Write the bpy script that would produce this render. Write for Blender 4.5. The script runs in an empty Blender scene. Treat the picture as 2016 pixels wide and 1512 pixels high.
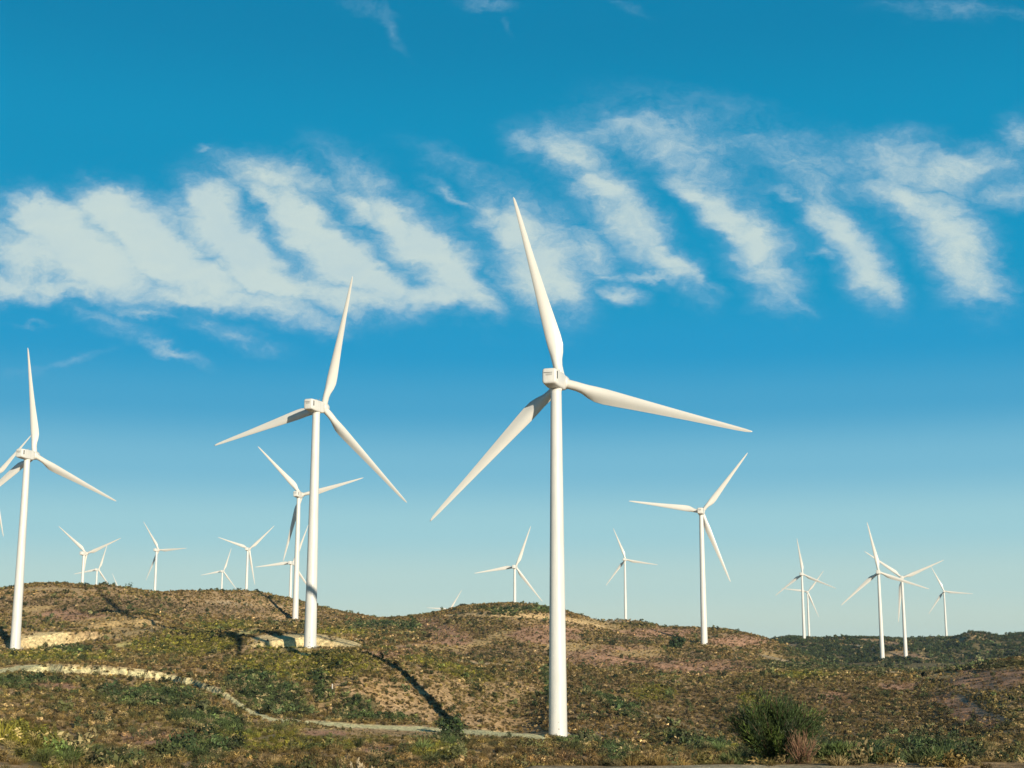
import bpy, bmesh, math, random
import numpy as np
from mathutils import Vector, Matrix

random.seed(7); rng = np.random.default_rng(11)
R = math.radians
scene = bpy.context.scene

# ------------------------------------------------------------------ camera
F = 2800.0; HY = 1290.0; TH = math.atan((HY - 756) / F)
CT, ST = math.cos(TH), math.sin(TH)
cd = bpy.data.cameras.new('camera'); cam = bpy.data.objects.new('camera', cd)
scene.collection.objects.link(cam); scene.camera = cam
cd.sensor_width = 36; cd.lens = 50; cd.clip_start = 0.1; cd.clip_end = 40000
cam.location = (0, 0, 0); cam.rotation_euler = (math.pi / 2 + TH, 0, 0)

# ------------------------------------------------------------------ light
SUN_A = 29.0      # degrees to the right of straight behind the camera
SUN_E = 13.0
sx, sy, sz = math.sin(R(SUN_A)) * math.cos(R(SUN_E)), -math.cos(R(SUN_A)) * math.cos(R(SUN_E)), math.sin(R(SUN_E))
sl = bpy.data.lights.new('sun', 'SUN'); sun = bpy.data.objects.new('sun', sl); scene.collection.objects.link(sun)
sl.energy = 5.0; sl.angle = R(0.5); sl.color = (1.0, 0.90, 0.74)
sun.rotation_euler = Vector((sx, sy, sz)).to_track_quat('Z', 'Y').to_euler(); sun.location = (0, 0, 200)
scene.view_settings.view_transform = 'Standard'; scene.view_settings.look = 'None'
scene.view_settings.exposure = 0.32; scene.view_settings.gamma = 1; scene.view_settings.use_curve_mapping = False


def unproj(px, py, Y):
    a = (px - 1008) / F; b = (756 - py) / F
    dy = CT - b * ST; k = Y / dy
    return (a * k, Y, (ST + b * CT) * k)


def proj(X, Y, Z):
    d = Y * CT + Z * ST
    d = np.where(d < 1e-3, 1e-3, d)
    return 1008 + F * X / d, 756 - F * (Z * CT - Y * ST) / d


# ------------------------------------------------------------------ sky
W = bpy.data.worlds.new('World'); scene.world = W; W.use_nodes = True
nt = W.node_tree; N = nt.nodes; L = nt.links; N.clear()


def nd(kind, **kw):
    n = N.new(kind)
    for k, v in kw.items(): setattr(n, k, v)
    return n


def setin(n, i, v):
    if isinstance(v, bpy.types.NodeSocket): L.new(v, n.inputs[i])
    else: n.inputs[i].default_value = v


def math_(op, a, b=None, c=None, clamp=False):
    n = nd('ShaderNodeMath', operation=op, use_clamp=clamp)
    setin(n, 0, a)
    if b is not None: setin(n, 1, b)
    if c is not None: setin(n, 2, c)
    return n.outputs[0]


def vec_(op, a, b=None):
    n = nd('ShaderNodeVectorMath', operation=op); setin(n, 0, a)
    if b is not None: setin(n, 1, b)
    return n.outputs['Value'] if op == 'DOT_PRODUCT' else n.outputs[0]


out = nd('ShaderNodeOutputWorld'); bg = nd('ShaderNodeBackground'); bg.inputs[1].default_value = 0.08
L.new(bg.outputs[0], out.inputs[0])
sky = nd('ShaderNodeTexSky', sky_type='NISHITA', sun_disc=False, sun_elevation=R(SUN_E),
         sun_rotation=math.pi - R(SUN_A), air_density=1.0, dust_density=0.6, ozone_density=2.0)
tc = nd('ShaderNodeTexCoord'); sep = nd('ShaderNodeSeparateXYZ'); L.new(tc.outputs['Generated'], sep.inputs[0])
ay = math_('MAXIMUM', math_('ABSOLUTE', sep.outputs[1]), 0.05)
U = math_('DIVIDE', sep.outputs[0], ay); V = math_('DIVIDE', sep.outputs[2], ay)
com = nd('ShaderNodeCombineXYZ'); L.new(U, com.inputs[0]); L.new(V, com.inputs[1]); UV = com.outputs[0]


def noise(vec, scale, detail=4, rough=0.55):
    n = nd('ShaderNodeTexNoise'); L.new(vec, n.inputs['Vector']); n.inputs['Scale'].default_value = scale
    n.inputs['Detail'].default_value = detail; n.inputs['Roughness'].default_value = rough
    return n


def mapping(vec, loc=(0, 0, 0), rot=0.0, scale=(1, 1, 1), kind='POINT'):
    n = nd('ShaderNodeMapping', vector_type=kind); L.new(vec, n.inputs[0])
    n.inputs['Location'].default_value = loc; n.inputs['Rotation'].default_value = (0, 0, rot)
    n.inputs['Scale'].default_value = scale
    return n.outputs[0]


def dirn(px, py):
    X, Y, Z = unproj(px, py, 1.0); return X, Z


# clear-sky colour by elevation, graded like the photograph's deep teal blue
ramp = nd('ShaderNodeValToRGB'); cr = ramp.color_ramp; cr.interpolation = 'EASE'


def lin(c):
    return [((v / 255) / 12.92 if v / 255 <= 0.04045 else (((v / 255) + 0.055) / 1.055) ** 2.4) for v in c] + [1.0]


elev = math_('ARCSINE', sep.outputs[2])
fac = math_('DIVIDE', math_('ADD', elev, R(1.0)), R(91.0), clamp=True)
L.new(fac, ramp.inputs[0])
stops = [(1330, (216, 222, 204)), (1235, (204, 222, 208)), (1150, (186, 216, 212)), (1040, (158, 207, 217)), (920, (118, 186, 213)),
         (800, (68, 163, 205)), (690, (26, 153, 202)), (560, (0, 150, 196)), (300, (0, 144, 189)), (30, (0, 130, 175))]
for i, (py, c) in enumerate(stops):
    X, Z = dirn(1008, py); e = (math.degrees(math.atan(Z)) + 1) / 91
    e = min(max(e, 0), 1)
    el = cr.elements[i] if i < 2 else cr.elements.new(e)
    el.position = e; el.color = lin(c)
for e, c in ((.38, (0, 70, 112)), (.52, (0, 36, 68)), (1.0, (0, 22, 46))):  # unseen sky above the frame, darkened to cut blue ambient light on the ground
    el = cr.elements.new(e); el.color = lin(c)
mixs = nd('ShaderNodeMix', data_type='RGBA', blend_type='MIX'); mixs.inputs[0].default_value = 0.03
tint = nd('ShaderNodeMix', data_type='RGBA', blend_type='MULTIPLY'); tint.inputs[0].default_value = 1
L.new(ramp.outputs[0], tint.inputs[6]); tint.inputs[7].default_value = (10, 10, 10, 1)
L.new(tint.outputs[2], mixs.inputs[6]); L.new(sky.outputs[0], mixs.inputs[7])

# clouds: oblique billows at infinity, each (px, py, half length, half width, slant, strength)
BIL = [  # rounded tufts, the strongest one wins so the blue gaps between them stay
 (1790, 400, 70, 33, 35, .85), (1860, 455, 90, 54, 45, 1), (1900, 520, 90, 64, 60, 1), (1935, 560, 52, 36, 60, .9),
 (1780, 310, 90, 50, 0, .6), (1900, 335, 115, 42, 0, .68), (1990, 385, 75, 30, -5, .7), (2015, 270, 55, 50, -50, .62),
 (1612, 430, 40, 38, 60, .85), (1655, 462, 88, 38, 50, 1), (1700, 520, 92, 47, 55, 1), (1742, 562, 52, 36, 60, .92), (1618, 502, 38, 15, 0, .6), (1560, 392, 50, 14, 20, .5),
 (1370, 395, 52, 26, 40, .9), (1430, 440, 80, 36, 45, 1), (1485, 482, 74, 52, 45, 1), (1515, 532, 76, 56, 60, .96), (1548, 578, 42, 18, 40, .75),
 (1045, 290, 55, 30, 30, .65), (1120, 312, 85, 40, 30, .92), (1200, 382, 92, 46, 45, .95), (1250, 450, 100, 46, 48, 1), (1312, 512, 90, 34, 42, .95), (1372, 552, 50, 16, 35, .75), (1285, 543, 70, 11, -5, .62),
 (1225, 583, 46, 19, 12, .72), (960, 420, 42, 42, 60, .75), (1010, 460, 72, 50, 60, 1), (1062, 520, 92, 66, 55, 1), (1110, 562, 60, 36, 50, .85), (1165, 500, 60, 36, 45, .55), (1185, 540, 60, 16, 10, .4),
 (722, 400, 52, 24, 35, .85), (782, 432, 84, 33, 45, 1), (842, 482, 98, 44, 50, 1), (892, 542, 92, 44, 55, .95), (932, 592, 58, 24, 30, .7),
 (530, 380, 52, 26, 35, .8), (600, 430, 104, 40, 45, 1), (672, 492, 112, 42, 45, 1), (745, 552, 92, 34, 35, .78),
 (540, 335, 95, 34, 15, .66), (690, 322, 92, 38, 30, .5), (745, 355, 62, 26, 40, .42), (382, 390, 42, 24, 40, .7), (430, 430, 84, 42, 50, 1), (482, 492, 92, 44, 55, .95), (525, 552, 105, 32, 20, .75),
 (240, 430, 84, 38, 40, .92), (312, 492, 125, 48, 42, 1), (395, 545, 115, 34, 25, .8), (60, 420, 52, 28, 30, .65), (112, 450, 94, 40, 35, .9), (182, 512, 135, 46, 30, .92), (50, 500, 90, 46, 10, .7),
 (120, 562, 200, 24, 0, .66), (20, 562, 70, 26, 0, .8), (400, 582, 200, 24, 5, .66), (560, 612, 92, 32, 15, .8), (622, 632, 72, 24, 5, .72), (700, 592, 125, 34, 5, .78), (855, 592, 100, 28, 0, .78),
 (460, 662, 90, 22, 14, .58), (325, 694, 75, 13, 20, .66), (235, 642, 100, 22, 24, .46), (285, 615, 60, 12, 10, .45), (155, 705, 70, 11, -14, .45), (60, 730, 60, 14, -10, .3), (60, 638, 40, 6, 0, .34),
 (890, 385, 62, 12, 34, .48), (405, 287, 20, 8, 0, .42), (770, 62, 75, 17, 62, .36), (965, 12, 60, 12, 8, .38), (1920, 22, 180, 22, 6, .46), (1010, 55, 30, 12, 80, .26), (1230, 12, 60, 12, 20, .3), (720, 18, 70, 16, 20, .3)]
VEIL = [(1225, 262, 130, 42, 12, .44), (1320, 310, 140, 52, 30, .34), (1400, 360, 130, 50, 38, .24), (1450, 262, 270, 66, 18, .42), (1620, 340, 140, 44, 30, .24), (850, 300, 95, 28, 20, .30),
 (200, 402, 210, 24, -6, .34), (430, 365, 80, 28, -15, .3), (560, 490, 420, 85, 8, .46), (160, 500, 260, 85, 4, .48), (600, 350, 240, 45, 10, .28), (1130, 450, 140, 60, 45, .26), (700, 580, 260, 44, 5, .24), (1830, 350, 200, 60, 8, .22), (930, 340, 80, 30, 20, .26)]
w1 = noise(mapping(UV, rot=R(40), scale=(1.0, 2.0, 1)), 9, 5, .6)
w2 = noise(mapping(UV, loc=(5.2, 1.3, 0), rot=R(46), scale=(1.0, 1.6, 1)), 36, 4, .6)
sub1 = vec_('SUBTRACT', w1.outputs['Color'], (0.5, 0.5, 0.5)); sub2 = vec_('SUBTRACT', w2.outputs['Color'], (0.5, 0.5, 0.5))
sc1 = nd('ShaderNodeVectorMath', operation='SCALE'); L.new(sub1, sc1.inputs[0]); sc1.inputs['Scale'].default_value = 0.038
sc2 = nd('ShaderNodeVectorMath', operation='SCALE'); L.new(sub2, sc2.inputs[0]); sc2.inputs['Scale'].default_value = 0.020
P = vec_('ADD', vec_('ADD', UV, sc1.outputs[0]), sc2.outputs[0])
flat = mapping(P, scale=(1, 1, 0))


def puff(item, prev, grow):
    # the previous sum rides along in the (flattened) third coordinate so that the blobs are evaluated one after another
    px, py, a, b, ang, s = item; u, v = dirn(px, py); k = grow / F
    n = nd('ShaderNodeMapping', vector_type='TEXTURE'); L.new(flat, n.inputs[0])
    if prev is None: n.inputs['Location'].default_value = (u, v, 0)
    else:
        c_ = nd('ShaderNodeCombineXYZ'); c_.inputs[0].default_value = u; c_.inputs[1].default_value = v; L.new(prev, c_.inputs[2]); L.new(c_.outputs[0], n.inputs['Location'])
    n.inputs['Rotation'].default_value = (0, 0, R(-ang)); n.inputs['Scale'].default_value = (a * k, b * k, 1e5); m = n.outputs[0]
    return math_('MULTIPLY', math_('EXPONENT', math_('MULTIPLY', vec_('DOT_PRODUCT', m, m), -1.1)), s)


acc = None
for it in BIL:
    gs = puff(it, acc, 1.27); acc = gs if acc is None else math_('MAXIMUM', acc, gs)
for it in VEIL:
    acc = math_('MULTIPLY_ADD', puff(it, acc, 1.2), .85, acc)

wis = noise(mapping(P, rot=R(47), scale=(0.45, 1.4, 1)), 26, 8, .66)
wis2 = noise(mapping(P, rot=R(20), scale=(1, 1.3, 1)), 95, 6, .7)
er = math_('ADD', math_('MULTIPLY', math_('SUBTRACT', wis.outputs['Fac'], .5), 1.5), math_('MULTIPLY', math_('SUBTRACT', wis2.outputs['Fac'], .5), .95))
soft = math_('ADD', acc, math_('MULTIPLY', er, math_('MINIMUM', math_('MULTIPLY', acc, 1.6), 0.62)))
mr = nd('ShaderNodeMapRange', interpolation_type='SMOOTHSTEP'); L.new(soft, mr.inputs[0])
mr.inputs[1].default_value = 0.08; mr.inputs[2].default_value = 1.12; mr.inputs[3].default_value = 0; mr.inputs[4].default_value = 0.93
gate = nd('ShaderNodeMapRange'); L.new(sep.outputs[2], gate.inputs[0]); gate.inputs[1].default_value = 0.0; gate.inputs[2].default_value = 0.05
calpha = math_('MULTIPLY', mr.outputs[0], gate.outputs[0])
cmix = nd('ShaderNodeMix', data_type='RGBA', blend_type='MIX')
shade = nd('ShaderNodeValToRGB'); shade.color_ramp.elements[0].color = lin((150, 190, 217)); shade.color_ramp.elements[1].color = lin((206, 222, 217))
shade.color_ramp.elements[0].position = .42; shade.color_ramp.elements[1].position = 1.0
wis3 = noise(mapping(P, loc=(3, 7, 0), rot=R(47), scale=(.7, 1.5, 1)), 17, 6, .62)
L.new(math_('ADD', math_('MULTIPLY', calpha, .75), math_('MULTIPLY', wis3.outputs['Fac'], .5)), shade.inputs[0])
sh10 = nd('ShaderNodeMix', data_type='RGBA', blend_type='MULTIPLY'); sh10.inputs[0].default_value = 1; L.new(shade.outputs[0], sh10.inputs[6]); sh10.inputs[7].default_value = (10, 10, 10, 1)
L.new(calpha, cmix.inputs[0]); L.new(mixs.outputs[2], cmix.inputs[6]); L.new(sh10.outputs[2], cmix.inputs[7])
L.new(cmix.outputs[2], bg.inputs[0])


# ------------------------------------------------------------------ helpers
def tag(o, label=None, cat=None, group=None, kind=None):
    if label: o['label'] = label
    if cat: o['category'] = cat
    if group: o['group'] = group
    if kind: o['kind'] = kind
    return o


def link(name, me, mat=None, parent=None):
    o = bpy.data.objects.new(name, me); scene.collection.objects.link(o)
    if mat and me and not me.materials: me.materials.append(mat)
    if parent: o.parent = parent
    return o


def mesh_np(name, V3, quads, smooth=False):
    me = bpy.data.meshes.new(name); n = len(V3); quads = np.asarray(quads); k = quads.shape[1]; m = len(quads)
    me.vertices.add(n); me.vertices.foreach_set('co', np.asarray(V3, np.float32).ravel())
    me.loops.add(m * k); me.loops.foreach_set('vertex_index', quads.astype(np.int32).ravel())
    me.polygons.add(m); me.polygons.foreach_set('loop_start', np.arange(0, m * k, k, dtype=np.int32))
    try: me.polygons.foreach_set('loop_total', np.full(m, k, np.int32))
    except Exception: pass
    me.update(calc_edges=True)
    if smooth: me.polygons.foreach_set('use_smooth', np.ones(m, bool))
    return me


def bm_mesh(name, bm, smooth=True):
    me = bpy.data.meshes.new(name); bmesh.ops.recalc_face_normals(bm, faces=bm.faces); bm.to_mesh(me); bm.free()
    if smooth: me.polygons.foreach_set('use_smooth', [True] * len(me.polygons))
    return me


def rings(bm, loops, cap0=True, cap1=True):
    prev = None; first = None
    for lp in loops:
        vs = [bm.verts.new(p) for p in lp]
        if prev:
            for i in range(len(vs)):
                j = (i + 1) % len(vs); bm.faces.new((prev[i], prev[j], vs[j], vs[i]))
        else: first = vs
        prev = vs
    if cap0: bm.faces.new(list(reversed(first)))
    if cap1: bm.faces.new(prev)


def box(bm, c, s, bevel=0.0):
    r = bmesh.ops.create_cube(bm, size=1.0)
    for v in r['verts']: v.co = Vector((c[0] + v.co.x * s[0], c[1] + v.co.y * s[1], c[2] + v.co.z * s[2]))
    if bevel:
        es = list({e for v in r['verts'] for e in v.link_edges})
        bmesh.ops.bevel(bm, geom=es, offset=bevel, segments=3, affect='EDGES', profile=.6)


# 2-D value noise
_T = rng.random((256, 256))


def vnoise(x, y):
    xi = np.floor(x).astype(int); yi = np.floor(y).astype(int); fx = x - xi; fy = y - yi
    fx = fx * fx * (3 - 2 * fx); fy = fy * fy * (3 - 2 * fy)
    a = _T[xi & 255, yi & 255]; b = _T[(xi + 1) & 255, yi & 255]; c = _T[xi & 255, (yi + 1) & 255]; d = _T[(xi + 1) & 255, (yi + 1) & 255]
    return (a * (1 - fx) + b * fx) * (1 - fy) + (c * (1 - fx) + d * fx) * fy


def fbm(x, y, s, o=4):
    v = 0; a = 1; t = 0; f = 1 / s
    for i in range(o):
        v = v + a * (vnoise(x * f + 17.3 * i, y * f + 5.1 * i) - .5); t += a; a *= .5; f *= 2.07
    return v / t * 2


def pchip(xk, yk, x):
    xk = np.asarray(xk, float); yk = np.asarray(yk, float)
    h = np.diff(xk); d = np.diff(yk) / h; n = len(xk); m = np.zeros(n)
    for i in range(1, n - 1):
        if d[i - 1] * d[i] > 0:
            w1_ = 2 * h[i] + h[i - 1]; w2_ = h[i] + 2 * h[i - 1]
            m[i] = (w1_ + w2_) / (w1_ / d[i - 1] + w2_ / d[i])
    m[0] = d[0]; m[-1] = d[-1]
    x = np.clip(x, xk[0], xk[-1]); i = np.clip(np.searchsorted(xk, x) - 1, 0, n - 2)
    t = (x - xk[i]) / h[i]
    return ((2 * t**3 - 3 * t**2 + 1) * yk[i] + (t**3 - 2 * t**2 + t) * h[i] * m[i] + (-2 * t**3 + 3 * t**2) * yk[i + 1] + (t**3 - t**2) * h[i] * m[i + 1])


# ------------------------------------------------------------------ terrain
# each layer of the land, nearest first, as (picture column, picture row, distance): crests, benches and valley floors
LAY = [
 [(-300, 1430, 60), (0, 1432, 60), (130, 1492, 45), (260, 1530, 30), (600, 1548, 24), (940, 1545, 24), (1060, 1510, 24), (1600, 1507, 24), (2300, 1504, 24)],
 [(-300, 1446, 74), (0, 1448, 74), (130, 1515, 58), (260, 1552, 40), (600, 1575, 28.5), (940, 1572, 28), (1060, 1535, 27.5), (1600, 1530, 27.5), (2300, 1528, 27.5)],
 [(-300, 1500, 100), (0, 1505, 100), (300, 1570, 70), (600, 1580, 60), (1000, 1580, 60), (2300, 1580, 60)],
 [(-300, 1470, 170), (0, 1480, 170), (600, 1496, 165), (1000, 1500, 165), (1600, 1500, 160), (2300, 1500, 150)],
 [(-300, 1400, 240), (0, 1400, 240), (300, 1392, 245), (500, 1410, 262), (700, 1425, 275), (900, 1436, 281), (1040, 1446, 281), (1100, 1452, 280), (1300, 1462, 262), (1500, 1484, 215), (1700, 1484, 205), (2016, 1470, 205), (2300, 1460, 205)],
 [(-300, 1380, 270), (0, 1380, 270), (300, 1375, 275), (500, 1396, 285), (650, 1416, 298), (800, 1428, 302), (900, 1432, 311), (950, 1445, 311), (1000, 1462, 308), (1060, 1450, 306), (1120, 1440, 300), (1300, 1446, 285), (1500, 1478, 240), (1700, 1478, 225), (2016, 1455, 225), (2300, 1450, 225)],
 [(-300, 1330, 330), (0, 1336, 330), (200, 1335, 330), (400, 1345, 330), (600, 1345, 330), (700, 1330, 325), (780, 1337, 330), (840, 1362, 331), (920, 1396, 331), (1000, 1394, 342), (1080, 1362, 360), (1130, 1356, 360), (1200, 1378, 340), (1320, 1415, 318), (1400, 1443, 290), (1500, 1476, 262), (1600, 1480, 255), (1800, 1470, 260), (2016, 1440, 255), (2300, 1430, 255)],
 [(-300, 1308, 380), (300, 1316, 370), (600, 1315, 365), (700, 1292, 352), (770, 1300, 350), (850, 1323, 352), (920, 1354, 356), (1000, 1352, 368), (1080, 1358, 390), (1130, 1362, 390), (1200, 1393, 375), (1320, 1434, 352), (1400, 1458, 335), (1500, 1478, 310), (1600, 1462, 300), (1800, 1440, 310), (2016, 1410, 300), (2300, 1400, 300)],
 [(-300, 1290, 470), (30, 1281, 500), (160, 1284, 470), (300, 1292, 430), (480, 1283, 405), (611, 1277, 405), (700, 1276, 395), (770, 1289, 372), (850, 1308, 376), (950, 1330, 384), (1100, 1332, 420), (1300, 1335, 450), (1500, 1335, 450), (1700, 1335, 455), (1800, 1334, 465), (1900, 1316, 470), (2016, 1299, 450), (2300, 1278, 440)],
 [(-300, 1245, 550), (30, 1240, 550), (140, 1243, 540), (250, 1250, 520), (400, 1252, 480), (500, 1248, 450), (611, 1245, 440), (680, 1258, 450), (730, 1274, 450), (850, 1290, 480), (940, 1304, 510), (1040, 1315, 530), (1200, 1322, 540), (1300, 1332, 545), (1500, 1325, 560), (1700, 1322, 600), (1850, 1325, 600), (2016, 1312, 600), (2300, 1290, 600)],
 [(-300, 1205, 620), (0, 1205, 620), (300, 1210, 620), (450, 1224, 720), (580, 1224, 800), (700, 1236, 760), (800, 1240, 700), (900, 1238, 680), (1000, 1236, 680), (1150, 1258, 690), (1260, 1266, 710), (1387, 1271, 745), (1500, 1293, 740), (1600, 1309, 740), (1720, 1321, 740), (1850, 1326, 740), (2016, 1318, 720), (2300, 1300, 720)],
 [(-300, 1170, 680), (0, 1166, 680), (60, 1157, 690), (120, 1154, 690), (180, 1159, 690), (250, 1165, 690), (300, 1173, 700), (440, 1172, 800), (500, 1181, 880), (560, 1191, 920), (620, 1202, 930), (700, 1217, 900), (760, 1222, 880), (850, 1210, 850), (930, 1194, 820), (1000, 1190, 800), (1080, 1198, 800), (1140, 1212, 810), (1200, 1226, 830), (1260, 1225, 860), (1310, 1235, 860), (1400, 1238, 860), (1450, 1245, 860), (1500, 1256, 860), (1560, 1280, 860), (1640, 1310, 860), (1750, 1324, 860), (1850, 1328, 860), (1920, 1322, 860), (2016, 1310, 860), (2300, 1300, 860)],
 [(-300, 1230, 1000), (0, 1230, 1000), (500, 1240, 1030), (760, 1260, 1030), (1000, 1250, 1000), (1200, 1270, 1000), (1400, 1285, 1000), (1520, 1303, 1000), (1650, 1312, 1030), (1741, 1306, 1075), (1850, 1312, 1050), (1930, 1318, 1050), (2016, 1310, 1050), (2300, 1300, 1050)],
 [(-300, 1230, 1250), (0, 1230, 1250), (760, 1262, 1250), (1000, 1262, 1250), (1200, 1262, 1250), (1400, 1275, 1250), (1540, 1288, 1230), (1660, 1302, 1230), (1741, 1298, 1200), (1786, 1296, 1230), (1850, 1302, 1230), (1930, 1303, 1230), (2016, 1298, 1230), (2300, 1280, 1230)],
 [(-300, 1235, 1600), (0, 1235, 1600), (760, 1262, 1600), (1000, 1262, 1600), (1120, 1240, 1650), (1165, 1223, 1690), (1232, 1223, 1700), (1270, 1228, 1700), (1400, 1262, 1650), (1500, 1272, 1600), (1545, 1266, 1560), (1584, 1261, 1560), (1640, 1262, 1560), (1720, 1264, 1560), (1786, 1272, 1560), (1850, 1270, 1560), (1880, 1262, 1560), (1915, 1247, 1560), (1950, 1255, 1560), (1980, 1262, 1560), (2016, 1258, 1540), (2300, 1250, 1540)],
 [(-300, 1250, 2150), (0, 1250, 2150), (760, 1270, 2150), (1200, 1262, 2150), (1400, 1272, 2150), (1500, 1264, 2150), (1560, 1256, 2150), (1593, 1260, 2150), (1640, 1265, 2100), (1720, 1258, 2050), (1790, 1259, 2050), (1863, 1257, 2060), (1920, 1256, 2050), (1980, 1254, 2050), (2016, 1250, 2050), (2300, 1250, 2050)],
 [(-300, 1275, 3200), (0, 1275, 3200), (1000, 1280, 3200), (2300, 1275, 3200)],
 [(-300, 1290, 9000), (2300, 1290, 9000)],
]
lay = []
for l in LAY:
    pts = sorted([((lambda q: (q[0] / q[1], q[1], q[2]))(unproj(*p))) for p in l])
    lay.append((np.array([p[0] for p in pts]), np.array([p[1] for p in pts]), np.array([p[2] for p in pts])))


def column(t, Y):
    yk = [0.0, 8.0]; zk = [-1.72, -1.74]
    for ts, ys, zs in lay:
        yy = float(pchip(ts, ys, np.array([t]))[0]); zz = float(pchip(ts, zs, np.array([t]))[0])
        yk.append(max(yy, yk[-1] * 1.02 + .1)); zk.append(zz)
    return pchip(yk, zk, Y)


def smooth(a, b, x):
    t = np.clip((x - a) / (b - a), 0, 1); return t * t * (3 - 2 * t)


inn = np.arctan(np.arange(-0.46, 0.4601, 0.00165))
outr = np.linspace(inn[-1], math.pi, 90)[1:]
outl = np.linspace(-math.pi, inn[0], 90)[1:-1]
AZ = np.concatenate([outl, inn, outr]); nA = len(AZ)
rr = [0.6, 1.5, 3, 5, 8, 11, 14]
while rr[-1] < 9000: rr.append(rr[-1] * (1.0021 if 405 < rr[-1] < 452 or 505 < rr[-1] < 545 else 1.0036 if 225 < rr[-1] < 405 else 1.0046 if 130 < rr[-1] < 1000 else 1.009 if rr[-1] < 2400 else 1.05))
RR = np.array(rr); nR = len(RR)
AL = R(26.0)
Z = np.zeros((nA, nR))
dflt = pchip([0, 8, 30, 100, 400, 1200, 9000], [-1.72, -1.74, -2.2, -6, -20, -30, -30], RR)
for i, a in enumerate(AZ):
    ac = min(max(a, -AL), AL)
    zc = column(math.tan(ac), RR * math.cos(ac))
    w = float(smooth(R(28), R(70), abs(a)))
    Z[i] = zc * (1 - w) + dflt * w
AA, RG = np.meshgrid(AZ, RR, indexing='ij')
X = np.sin(AA) * RG; Y = np.cos(AA) * RG
amp = smooth(40, 300, RG)
Z += fbm(X, Y, 60, 4) * 1.5 * amp * smooth(120, 700, RG)
Z += (1 - np.abs(fbm(X + 90, Y * .7, 34, 3))) * 1.7 * amp * smooth(1500, 800, RG) - 1.35 * amp * smooth(1500, 800, RG)
Z += (1 - np.abs(fbm(X + 33, Y + 70, 150, 3)) * 1.6 - .75) * 15 * smooth(900, 1000, Y) * smooth(2000, 1500, Y) * smooth(.18, .24, X / np.maximum(Y, 1))
Z += fbm(X + 300, Y, 9, 3) * 0.28 * smooth(30, 120, RG)
Z += fbm(X + 700, Y, 2.2, 3) * 0.05 * smooth(1500, 60, RG)

# turbines: tower x, y, ground z, hub height above it, yaw, rotor phase, ground seen
TUR = [('1', 8.8, 279.4, -15.4, 69.7, 19.1, -12.7, 1), ('2', -57.7, 413.3, 2.0, 70.3, 24.1, 17.0, 1), ('3', -176.5, 513.7, 1.9, 70.1, 20.1, -3.3, 1),
 ('3b', -342.3, 927.1, 40.0, 75.0, 17.9, 48.2, 0), ('4', -123.8, 823.0, 19.7, 72.1, 15.6, -42.8, 1), ('5', -212.9, 1379.5, 17.7, 70.0, 15.1, 24.9, 0),
 ('6', -294.6, 1592.2, 46.5, 70.0, 14.4, -69.7, 0), ('7', -465.1, 2299.4, 62.7, 70.0, 14.2, 21.4, 0), ('8', -415.5, 1670.1, 51.1, 70.0, 23.7, -31.7, 0),
 ('9', -394.6, 1317.0, 22.4, 70.0, 19.6, -49.3, 0), ('10', -580.2, 2002.2, 47.7, 70.0, 16.6, 22.1, 0), ('11', -711.1, 2597.1, 39.3, 70.0, 19.0, -22.9, 0),
 ('12', 2.5, 1309.6, 9.6, 70.0, 14.1, 22.3, 0), ('13', 134.1, 1699.9, 40.0, 72.0, 19.6, -20.0, 1), ('14', -104.4, 2371.0, 3.8, 70.0, 17.7, 35.2, 0),
 ('15', 100.9, 758.3, 5.5, 70.1, 14.8, 39.7, 1), ('16', 321.2, 1587.8, 15.3, 73.2, 25.1, -5.7, 1), ('17', 441.0, 2143.4, 20.7, 72.2, 19.7, 38.7, 1),
 ('18', 287.7, 1124.6, -5.4, 69.7, 19.3, -10.0, 1), ('19', 349.9, 1286.5, -2.2, 70.7, 18.1, -52.5, 1), ('20', 623.1, 2071.2, 23.6, 67.2, 19.0, -24.3, 1)]


def height(x, y, ZZ=None):
    ZZ = Z if ZZ is None else ZZ
    x = np.asarray(x, float); y = np.asarray(y, float)
    a = np.arctan2(x, y); r = np.hypot(x, y)
    i = np.clip(np.searchsorted(AZ, a) - 1, 0, nA - 2); j = np.clip(np.searchsorted(RR, r) - 1, 0, nR - 2)
    fa = np.clip((a - AZ[i]) / (AZ[i + 1] - AZ[i]), 0, 1); fr = np.clip((r - RR[j]) / (RR[j + 1] - RR[j]), 0, 1)
    return (ZZ[i, j] * (1 - fa) + ZZ[i + 1, j] * fa) * (1 - fr) + (ZZ[i, j + 1] * (1 - fa) + ZZ[i + 1, j + 1] * fa) * fr


for k, tx, ty, bz, H, yw, ph, vis in TUR:            # the ground meets each tower foot
    d = np.hypot(X - tx, Y - ty); dz = bz - float(height(tx, ty))
    sg = (22 if ty < 600 else 38 if ty < 1000 else 60) if vis else 140
    Z += dz * np.exp(-(d / sg) ** 2 * .7)
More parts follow.
